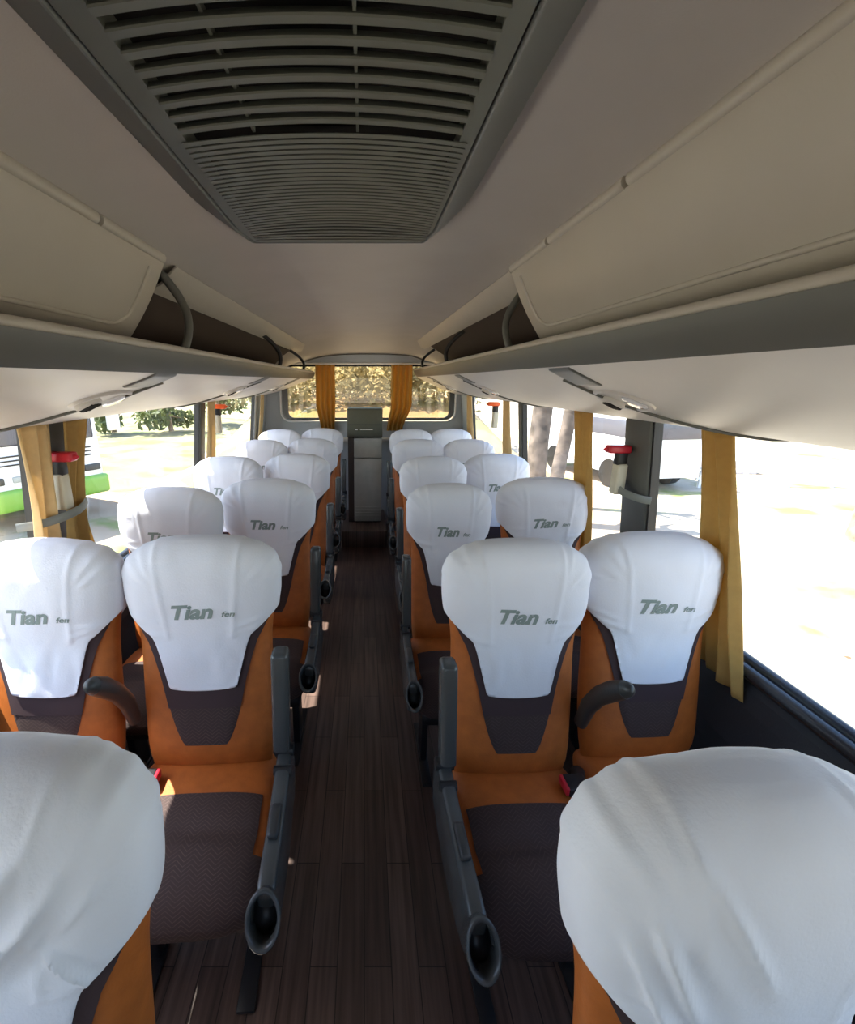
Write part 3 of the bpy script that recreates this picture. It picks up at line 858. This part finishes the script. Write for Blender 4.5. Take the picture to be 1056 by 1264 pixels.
# ================================================================== CURTAINS
def curtain(label, s, top, bot, zt, zb, pleats, amp, material, mid=None, off=.045, group='gold window curtains', flare=0):
    """top, bot (and mid = (z, y0, y1)): extent along the bus at top and bottom"""
    NZ, NP = 34, pleats * 12; vs = []
    def ext(z):
        ks = [(zb, bot), (zt, top)]
        if mid: ks = [(zb, bot), (mid[0], (mid[1], mid[2])), (zt, top)]
        zz = [k[0] for k in ks]
        if len(ks) == 2:
            t = (z - zb) / (zt - zb); return bot[0] + (top[0] - bot[0]) * t, bot[1] + (top[1] - bot[1]) * t
        return interp(z, zz, [k[1][0] for k in ks]), interp(z, zz, [k[1][1] for k in ks])
    for i in range(NZ + 1):
        z = zb + (zt - zb) * i / NZ; a, c = ext(z)
        for j in range(NP + 1):
            u = j / NP
            ph = 2 * PI * pleats * u + .7 * math.sin(z * 5 + u * 4)
            x = side_x(s, z) - s * (off + amp * (.5 + .5 * math.sin(ph)) * (.75 + .25 * math.sin(7 * z + 9 * u)))
            y = a + (c - a) * (u + .25 / pleats * .6 * math.sin(2 * ph) / PI)
            zz = z - (flare * (1 - u) * (1 - i / NZ) if flare else 0)
            vs.append((x, y, zz))
    n0 = len(vs); vs += [(x - s * .0015, y, z) for (x, y, z) in vs]
    fs = []
    for i in range(NZ):
        for j in range(NP):
            q = i * (NP + 1) + j; fs.append([q, q + 1, q + NP + 2, q + NP + 1]); fs.append([n0 + q + NP + 1, n0 + q + NP + 2, n0 + q + 1, n0 + q])
    for i in range(NZ):
        for j in (0, NP):
            q = i * (NP + 1) + j; fs.append([q, q + NP + 1, n0 + q + NP + 1, n0 + q])
    for j in range(NP):
        for i in (0, NZ):
            q = i * (NP + 1) + j; fs.append([q, q + 1, n0 + q + 1, n0 + q])
    o = mesh('curtain', vs, fs, material)
    tag(o, label, 'curtain', group)
    return o
C, CP = M['curtain'], M['curtain_pale']
curtain('long gold curtain hanging beside the near right-hand window seat', 1, (1.195, 1.335), (1.06, 1.235), 1.413, .705, 3, .030, C, flare=.03, off=.014)
curtain('narrow gold curtain just left of the bare grey pillar on the right', 1, (1.90, 2.10), (1.90, 2.06), 1.425, .78, 3, .03, C)
curtain('pale gold curtain under the sunlit-toned red hammer on the right windows', 1, (3.02, 3.20), (3.02, 3.18), 1.425, .78, 3, .03, CP)
curtain('last pale curtain of the right windows, next to the rear corner', 1, (4.10, 4.34), (4.12, 4.34), 1.425, .78, 3, .03, CP)
curtain('pale gold tied curtain nearest the camera on the left windows', -1, (1.25, 1.40), (1.27, 1.42), 1.425, .80, 3, .03, CP, mid=(1.13, 1.285, 1.40))
curtain('gold tied curtain behind the cream hammer holder on the left', -1, (1.45, 1.60), (1.43, 1.62), 1.425, .80, 3, .03, C, mid=(1.13, 1.44, 1.545))
curtain('pale curtain beside the sunlit-toned red hammer on the left windows', -1, (2.83, 3.00), (2.84, 2.99), 1.425, .80, 3, .028, CP)
curtain('last pale curtain of the left windows, next to the rear corner', -1, (4.30, 4.46), (4.30, 4.46), 1.43, .85, 2, .026, CP)
def rear_curtain(label, x0, x1, bx0, bx1):
    NZ, NP = 24, 48; vs = []; fs = []; zt, zb = 1.70, 1.05
    for i in range(NZ + 1):
        z = zb + (zt - zb) * i / NZ; t = smooth01((z - zb) / .28)
        a, c = bx0 + (x0 - bx0) * t, bx1 + (x1 - bx1) * t
        for j in range(NP + 1):
            u = j / NP; vs.append((a + (c - a) * u, 4.745 - .028 * math.sin(2 * PI * 4 * u + .5 * math.sin(z * 6)) - .02 * (1 - t), z))
    n0 = len(vs); vs += [(x, y + .0015, z) for (x, y, z) in vs]
    for i in range(NZ):
        for j in range(NP):
            q = i * (NP + 1) + j; fs.append([q, q + 1, q + NP + 2, q + NP + 1]); fs.append([n0 + q, n0 + q + 1, n0 + q + NP + 2, n0 + q + NP + 1])
    for i in range(NZ):
        for j in (0, NP):
            q = i * (NP + 1) + j; fs.append([q, q + NP + 1, n0 + q + NP + 1, n0 + q])
    tag(mesh('curtain', vs, fs, M['curtain_rear']), label, 'curtain', 'gold curtains at the rear window')
rear_curtain('backlit-toned gold curtain on the left half of the rear window', -.50, -.30, -.455, -.31)
rear_curtain('backlit-toned gold curtain on the right half of the rear window', .275, .49, .235, .40)

# straps that tie curtains to the pillars
def band(label, s, y0, y1, z, off, r=.014):
    pts = []
    for k in range(17):
        t = k / 16; a = PI * t
        pts.append((side_x(s, z) - s * (off * math.sin(a) ** .6), y0 + (y1 - y0) * t, z + .03 * (t - .5)))
    mb = MB(); mb.tube(pts, r, 8, sx=.35)
    tag(mb.build('curtain_tie', M['tie'], auto=60), label, 'curtain tie', 'grey curtain tie straps')
band('grey strap tied around the two left curtains', -1, 1.285, 1.585, 1.135, .098)
band('grey strap around the bare grey pillar on the right', 1, 1.57, 1.765, 1.145, .06)

# emergency hammers in their holders
def hammer(label, s, y, z, head, big=1.0):
    xw = side_x(s, z) - s * .014
    root = empty('emergency_hammer', (xw, y, z)); tag(root, label, 'hammer', 'emergency hammers on the window pillars')
    k = big
    mb = MB(); mb.box((-s * .045 * k, 0, 0), (.085 * k, .045 * k, .030 * k), .008, 3); mb.tube([(-s*.086*k, 0, 0), (-s*.102*k, 0, 0)], [.012*k, .002*k], 10)
    mb.build('hammer_head', head, root, auto=50)
    mb = MB(); mb.box((-s * .030 * k, 0, -.035 * k), (.04 * k, .034 * k, .05 * k), .006); mb.build('bracket', M['black'], root, auto=50)
    mb = MB(); mb.box((-s * .026 * k, 0, -.115 * k), (.04 * k, .046 * k, .12 * k), .008, 3); mb.build('holder', M['cream_holder'], root, auto=50)
    return root
hammer('red hammer over the cream holder between the tied left curtains', -1, 1.43, 1.315, M['red'])
hammer('red hammer in its holder on the bare grey pillar', 1, 1.70, 1.300, M['red'])
hammer('small sunlit-toned red hammer high on the second left pillar', -1, 3.06, 1.385, M['sunlit_red'])
hammer('small sunlit-toned red hammer high on the far right windows', 1, 3.40, 1.385, M['sunlit_red'])

# ================================================================== REAR CABINET IN THE AISLE
cb = empty('rear_cabinet', (.0, 4.3, .17))
tag(cb, 'tall olive and silver-grey cabinet standing at the end of the aisle', 'cabinet')
def cput(o):
    for v in o.data.vertices: v.co -= Vector(cb.location)
    return o
mb = MB(); mb.box((.005, 4.45, .60), (.33, .24, .86), .008); cput(mb.build('casing', M['bodydark'], cb, auto=40))
mb = MB(); mb.box((.005, 4.42, 1.165), (.335, .30, .27), .010, 3); up = cput(mb.build('top_box', M['olive'], cb, auto=40))
mb = MB(); mb.box((.005, 4.267, 1.155), (.325, .006, .004)); mb.box((.005, 4.267, 1.04), (.32, .006, .004)); cput(mb.build('seam', M['black'], up))
mb = MB(); mb.box((.02, 4.266, 1.107), (.12, .008, .010), .002); mb.box((-.075, 4.266, 1.107), (.022, .008, .010), .002); cput(mb.build('handle_strip', M['steel'], up))
mb = MB(); mb.box((.035, 4.31, .93), (.27, .05, .19), .008); cput(mb.build('upper_panel', M['panelgrey'], cb, auto=40))
mb = MB(); mb.box((.035, 4.315, .51), (.27, .05, .64), .008)
for k in range(4): mb.box((.035, 4.287, .25 + .03 * k), (.25, .008, .010), .002)
cput(mb.build('door_panel', M['panelgrey'], cb, auto=40))

# ================================================================== OUTSIDE
GZ = -.9
def ground():
    N = 60; vs = []; fs = []
    for i in range(N + 1):
        for j in range(N + 1):
            u = 2 * i / N - 1; v = 2 * j / N - 1
            x = math.copysign(abs(u) ** 1.8, u) * 90; y = 10 + math.copysign(abs(v) ** 1.8, v) * 90
            d = math.hypot(x, y)
            z = GZ + .06 * noise.noise(Vector((x * .3, y * .3, 0))) + .5 * smooth01((d - 20) / 50) * (1 + noise.noise(Vector((x * .05, y * .05, 2))))
            vs.append((x, y, z))
    for i in range(N):
        for j in range(N): q = i * (N + 1) + j; fs.append([q, q + 1, q + N + 2, q + N + 1])
    o = mesh('ground', vs, fs, M['soil']); tag(o, 'sunlit pale dirt ground with grass patches', kind='structure')
ground()
vs = []; fs = []; NF = 40
for j in range(NF + 1):
    y = 9.5 + 50 * (j / NF) ** 1.5
    for i in range(NF + 1):
        x = -60 + (60 - 3.5 - .10 * (y - 9.5)) * (i / NF) ** .6
        e = min(1, j / 3, (NF - i) / 3); d_ = math.hypot(x, y - 10)
        base = GZ + .5 * smooth01((d_ - 20) / 50) * (1 + noise.noise(Vector((x * .05, y * .05, 2))))
        vs.append((x, y, base - .12 + .24 * e + .05 * noise.noise(Vector((x * .6, y * .6, 3)))))
for j in range(NF):
    for i in range(NF): q = j * (NF + 1) + i; fs.append([q, q + 1, q + NF + 2, q + NF + 1])
tag(mesh('field', vs, fs, M['field']), 'yellow-green grass field beyond the left windows', kind='structure')
# bank behind the bus
vs = []; fs = []; NX_, NY_ = 50, 24
for j in range(NY_ + 1):
    y = 9 + 20 * j / NY_
    for i in range(NX_ + 1):
        x = -6.2 + 12.4 * i / NX_; h = 1.9 * smooth01((y - 9) / 8) * (1 - smooth01((y - 24) / 5)) * (1 - smooth01((abs(x) - 3.2) / 2.4))
        vs.append((x, y, GZ - .08 + h + .12 * noise.noise(Vector((x * .5, y * .5, 1))) * min(1, h)))
for j in range(NY_):
    for i in range(NX_): q = j * (NX_ + 1) + i; fs.append([q, q + 1, q + NX_ + 2, q + NX_ + 1])
tag(mesh('hill', vs, fs, M['bank']), 'dry earth bank behind the bus', kind='structure')

def leaves(centers, n, size, rnd, flat=.8):
    vs = []; fs = []
    for _ in range(n):
        c, r = rnd.choice(centers)
        while True:
            p = Vector((rnd.uniform(-1, 1), rnd.uniform(-1, 1), rnd.uniform(-1, 1)))
            if p.length < 1: break
        p = Vector(c) + Vector((p.x * r, p.y * r, p.z * r * flat))
        a = Vector((rnd.gauss(0, 1), rnd.gauss(0, 1), rnd.gauss(0, 1))).normalized(); b_ = a.orthogonal().normalized(); q = size * rnd.uniform(.6, 1.4)
        i = len(vs); vs += [p - a * q, p + b_ * q * .45, p + a * q, p - b_ * q * .45]; fs.append([i, i+1, i+2, i+3])
    return vs, fs
def tree(label, x, y, z, h, r, seed, leafmat, n=900, group='trees beyond the field', trunk_r=.12, size=.16):
    rnd = random.Random(seed); root = empty('tree', (x, y, z)); tag(root, label, 'tree', group)
    top = Vector((rnd.uniform(-.2, .2), rnd.uniform(-.2, .2), h * .75))
    mb = MB(); mb.tube([(0, 0, -.1), (rnd.uniform(-.05, .05), 0, h * .3), tuple(top)], [trunk_r, trunk_r * .8, trunk_r * .3], 9)
    cen = []
    for k in range(6):
        a = rnd.uniform(0, 2*PI); e = Vector((math.cos(a) * r * .6, math.sin(a) * r * .6, h * rnd.uniform(.15 if h < 2.5 else .55, .95)))
        mb.tube([(0, 0, h * rnd.uniform(.25, .5)), tuple(e)], [trunk_r * .5, trunk_r * .15], 6); cen.append((e, r * rnd.uniform(.4, .6)))
    cen.append((Vector((0, 0, h * .85)), r * .6))
    mb.build('trunk', M['bark'], root, auto=60)
    v, f = leaves(cen, n, size, rnd); mesh('foliage', v, f, leafmat, root, smooth=False)
far = [(-11.4, 20.5, 1.9, 1.1), (-9.0, 21.0, 2.1, 1.4), (-7.9, 24.5, 2.4, 1.5)]
names = ['small low green tree on the field just right of the parked bus', 'broad low green tree on the field seen through the middle left window',
         'green tree on the field behind the small sunlit-toned red hammer on the left']
for i, (x, y, h, r) in enumerate(far): tree(names[i], x, y, GZ + .3, h, r, 70 + i, M['leaf'])
# thicket on the bank
rnd = random.Random(9); cen = []
for k in range(46):
    x = rnd.uniform(-4.3, 4.6); cen.append((Vector((x, rnd.uniform(15.5, 19), 1.0 + rnd.uniform(.1, 1.6) - .03 * x)), rnd.uniform(.5, 1.0)))
v, f = leaves(cen, 9000, .13, rnd, 1.2); o = mesh('thicket', v, f, M['dryleaf'], smooth=False); tag(o, 'dry olive-brown thicket on the bank behind the bus', 'bushes', kind='stuff')
# trunk pair on the right
def bare(label, x, y, h, r, seed):
    rnd = random.Random(seed); root = empty('bare_tree', (x, y, GZ)); tag(root, label, 'tree', 'pale trunks on the right')
    pts = []; rs_ = []
    for k in range(9):
        t = k / 8; pts.append((.08 * math.sin(t * 4 + seed), .06 * math.cos(t * 3), -.1 + h * t)); rs_.append(r * (1.25 - .25 * min(1, t * 4)) * (1 - .15 * t))
    mb = MB(); mb.tube(pts, rs_, 14); mb.build('trunk', M['bark2'], root, auto=60)
    for k in range(3):
        z = h * (.55 + .15 * k); a = rnd.uniform(0, 6)
        MB().tube([(0, 0, z), (.35 * math.cos(a), .35 * math.sin(a), z + .5), (.6 * math.cos(a), .6 * math.sin(a), z + 1.2)], [r * .5, r * .35, r * .15], 8).build('branch', M['bark'], root, auto=60)
bare('pale mottled tree trunk seen just right of the far right curtain', 3.05, 7.6, 4.2, .17, 3)
bare('slimmer pale tree trunk beside the white van', 3.85, 8.6, 4.0, .13, 5)
# tree trunk at the right edge, cut short where glare washes it out
mb = MB(); mb.tube([(0, 0, -.1), (0, 0, .5), (.02, 0, 1.02), (.02, 0, 1.08)], [.17, .15, .14, .09], 12)
pr = mb.build('glare_cut_trunk', M['bark'], auto=50); pr.location = (7.95, 6.75, GZ); tag(pr, 'brown tree trunk cut short for the glare on the sunny dirt at the right photo edge', 'post')

def vehicle_frame(root, ang): root.rotation_euler.z = ang
# green and white bus parked on the left: local +y is its front normal
bus = empty('parked_bus', (-5.47, 7.55, GZ)); tag(bus, 'white and green bus parked outside the left windows', 'bus')
bus.rotation_euler.z = math.atan2(-.45, .89) - PI / 2 + PI / 2 * 0
W = 2.1
def L(mb, name, material, auto=40, par=None): return mb.build(name, material, par or bus, auto=auto)
# local axes: x along the face, -y?  build with the face at local y = 0 and the body behind it (negative y)
bd = L(MB().box((0, -3.0, 1.62), (W, 6.0, 2.3), .14, 4), 'body', M['white_paint'])
L(MB().box((0, .005, 2.02), (W - .30, .05, 1.15), .04, 3), 'windscreen', M['dark_glass'])
L(MB().box((0, -.02, .57), (W + .04, .16, .36), .06, 3), 'bumper', M['green_paint'])
mb = MB()
for k in range(3): mb.box((0, .004, 1.14 + .07 * k), (W - .45, .02, .022))
L(mb, 'grille', M['black'])
for sx in (-1, 1):
    h = L(MB().box((sx * .80, .006, .90), (.30, .03, .12), .02), 'headlamp', M['dgrey'])
    h2 = L(MB().box((sx * .42, .006, .90), (.22, .03, .10), .02), 'indicator', M['panelgrey'])
    L(MB().tube([(sx * 1.0, .0, 2.4), (sx * 1.2, .18, 2.35), (sx * 1.2, .20, 1.75)], .025, 8).box((sx * 1.2, .22, 1.75), (.24, .08, .38), .03), 'mirror', M['white_paint'])
    for yy in (-1.2, -4.6):
        L(MB().tube([(sx * (W/2 - .26), yy, .45), (sx * (W/2 + .005), yy, .45)], .45, 24), 'wheel', M['black'])
bus.rotation_euler.z = 0
# face normal (outward, towards the camera side)
nx, ny_ = .89, -.45
bus.rotation_euler.z = math.atan2(ny_, nx) - PI / 2

van = empty('van', (6.55, 11.9, GZ)); tag(van, 'white van with dark windows parked outside the right windows', 'van')
van.rotation_euler.z = PI + .15
def V(mb, name, material, auto=40): return mb.build(name, material, van, auto=auto)
V(MB().prism([(-1.9, .32), (-1.95, .95), (-1.75, 1.05), (-1.55, 1.72), (1.9, 1.75), (1.98, 1.1), (1.98, .32)], 'x', -.85, .85), 'body', M['white_paint'])
V(MB().box((0, .35, 1.40), (1.72, 2.7, .40), .03), 'side_window', M['dark_glass']); V(MB().box((0, 1.97, 1.40), (1.45, .06, .42), .02), 'rear_window', M['dark_glass'])
for sx in (-1, 1):
    for yy in (-1.2, 1.2): V(MB().tube([(sx * .68, yy, .33), (sx * .87, yy, .33)], .33, 20), 'wheel', M['black'])
rl = empty('railing', (9.6, 10.4, GZ)); tag(rl, 'low white metal railing across the sunny yard', 'railing')
mb = MB()
for z in (.22, .42): mb.box((0, 0, z), (3.4, .04, .05))
mb.build('rail', M['white_paint'], rl)
for k in range(4): MB().box((-1.6 + 1.07 * k, 0, .24), (.06, .06, .5)).build('post', M['white_paint'], rl)
kb = MB().box((0, 0, .17), (2.2, .6, .42), .03).build('concrete_block', M['concrete'], auto=40); kb.location = (9.6, 12.3, GZ); kb.rotation_euler.z = -.1; tag(kb, 'pale concrete block behind the white railing', 'block')

# ================================================================== LIGHT
w = bpy.data.worlds.new('World'); sc.world = w; w.use_nodes = True
nt = w.node_tree; bg = nt.nodes['Background']
sky = nt.nodes.new('ShaderNodeTexSky'); sky.sky_type = 'NISHITA'; sky.sun_disc = False
sky.sun_elevation = math.radians(55); sky.sun_rotation = math.radians(-105); sky.air_density = 1.0; sky.dust_density = 1.0
nt.links.new(sky.outputs[0], bg.inputs[0]); bg.inputs[1].default_value = .22
sun = bpy.data.lights.new('sun', 'SUN'); sun.energy = 7.0; sun.angle = math.radians(.6); sun.color = (1, .95, .86)
so = bpy.data.objects.new('sun', sun); COL.objects.link(so)
d = Vector((-.50, .11, .86)).normalized()        # towards the sun
so.rotation_euler = d.to_track_quat('Z', 'Y').to_euler()

# daylight portals in the window openings (sampling aids for the sky, no light of their own)
def portal(loc, nrm, sx, sy, up=Vector((0, 0, 1))):
    l = bpy.data.lights.new('window_portal', 'AREA'); l.shape = 'RECTANGLE'; l.size = sx; l.size_y = sy; l.cycles.is_portal = True
    o = bpy.data.objects.new('window_portal', l); COL.objects.link(o); o.location = loc
    z = -Vector(nrm).normalized(); x = up.cross(z).normalized(); y = z.cross(x)
    from mathutils import Matrix
    o.rotation_euler = Matrix((x, y, z)).transposed().to_euler()
portal((1.16, 1.85, 1.1), (-1, 0, 0), 5.2, .8); portal((-1.17, 1.8, 1.1), (1, 0, 0), 5.2, .8)
portal((0, Y0 - .1, 1.285), (0, 1, 0), 1.9, .68); portal((.04, Y1 + .12, 1.43), (0, -1, 0), 1.9, .65)

sc.view_settings.view_transform = 'Standard'; sc.view_settings.look = 'None'; sc.view_settings.gamma = 1
sc.view_settings.use_curve_mapping = False
sc.view_settings.exposure = 1.78
sc.cycles.use_denoising = True
sc.cycles.max_bounces = 10; sc.cycles.diffuse_bounces = 6; sc.cycles.transparent_max_bounces = 12
sc.cycles.sample_clamp_indirect = 8
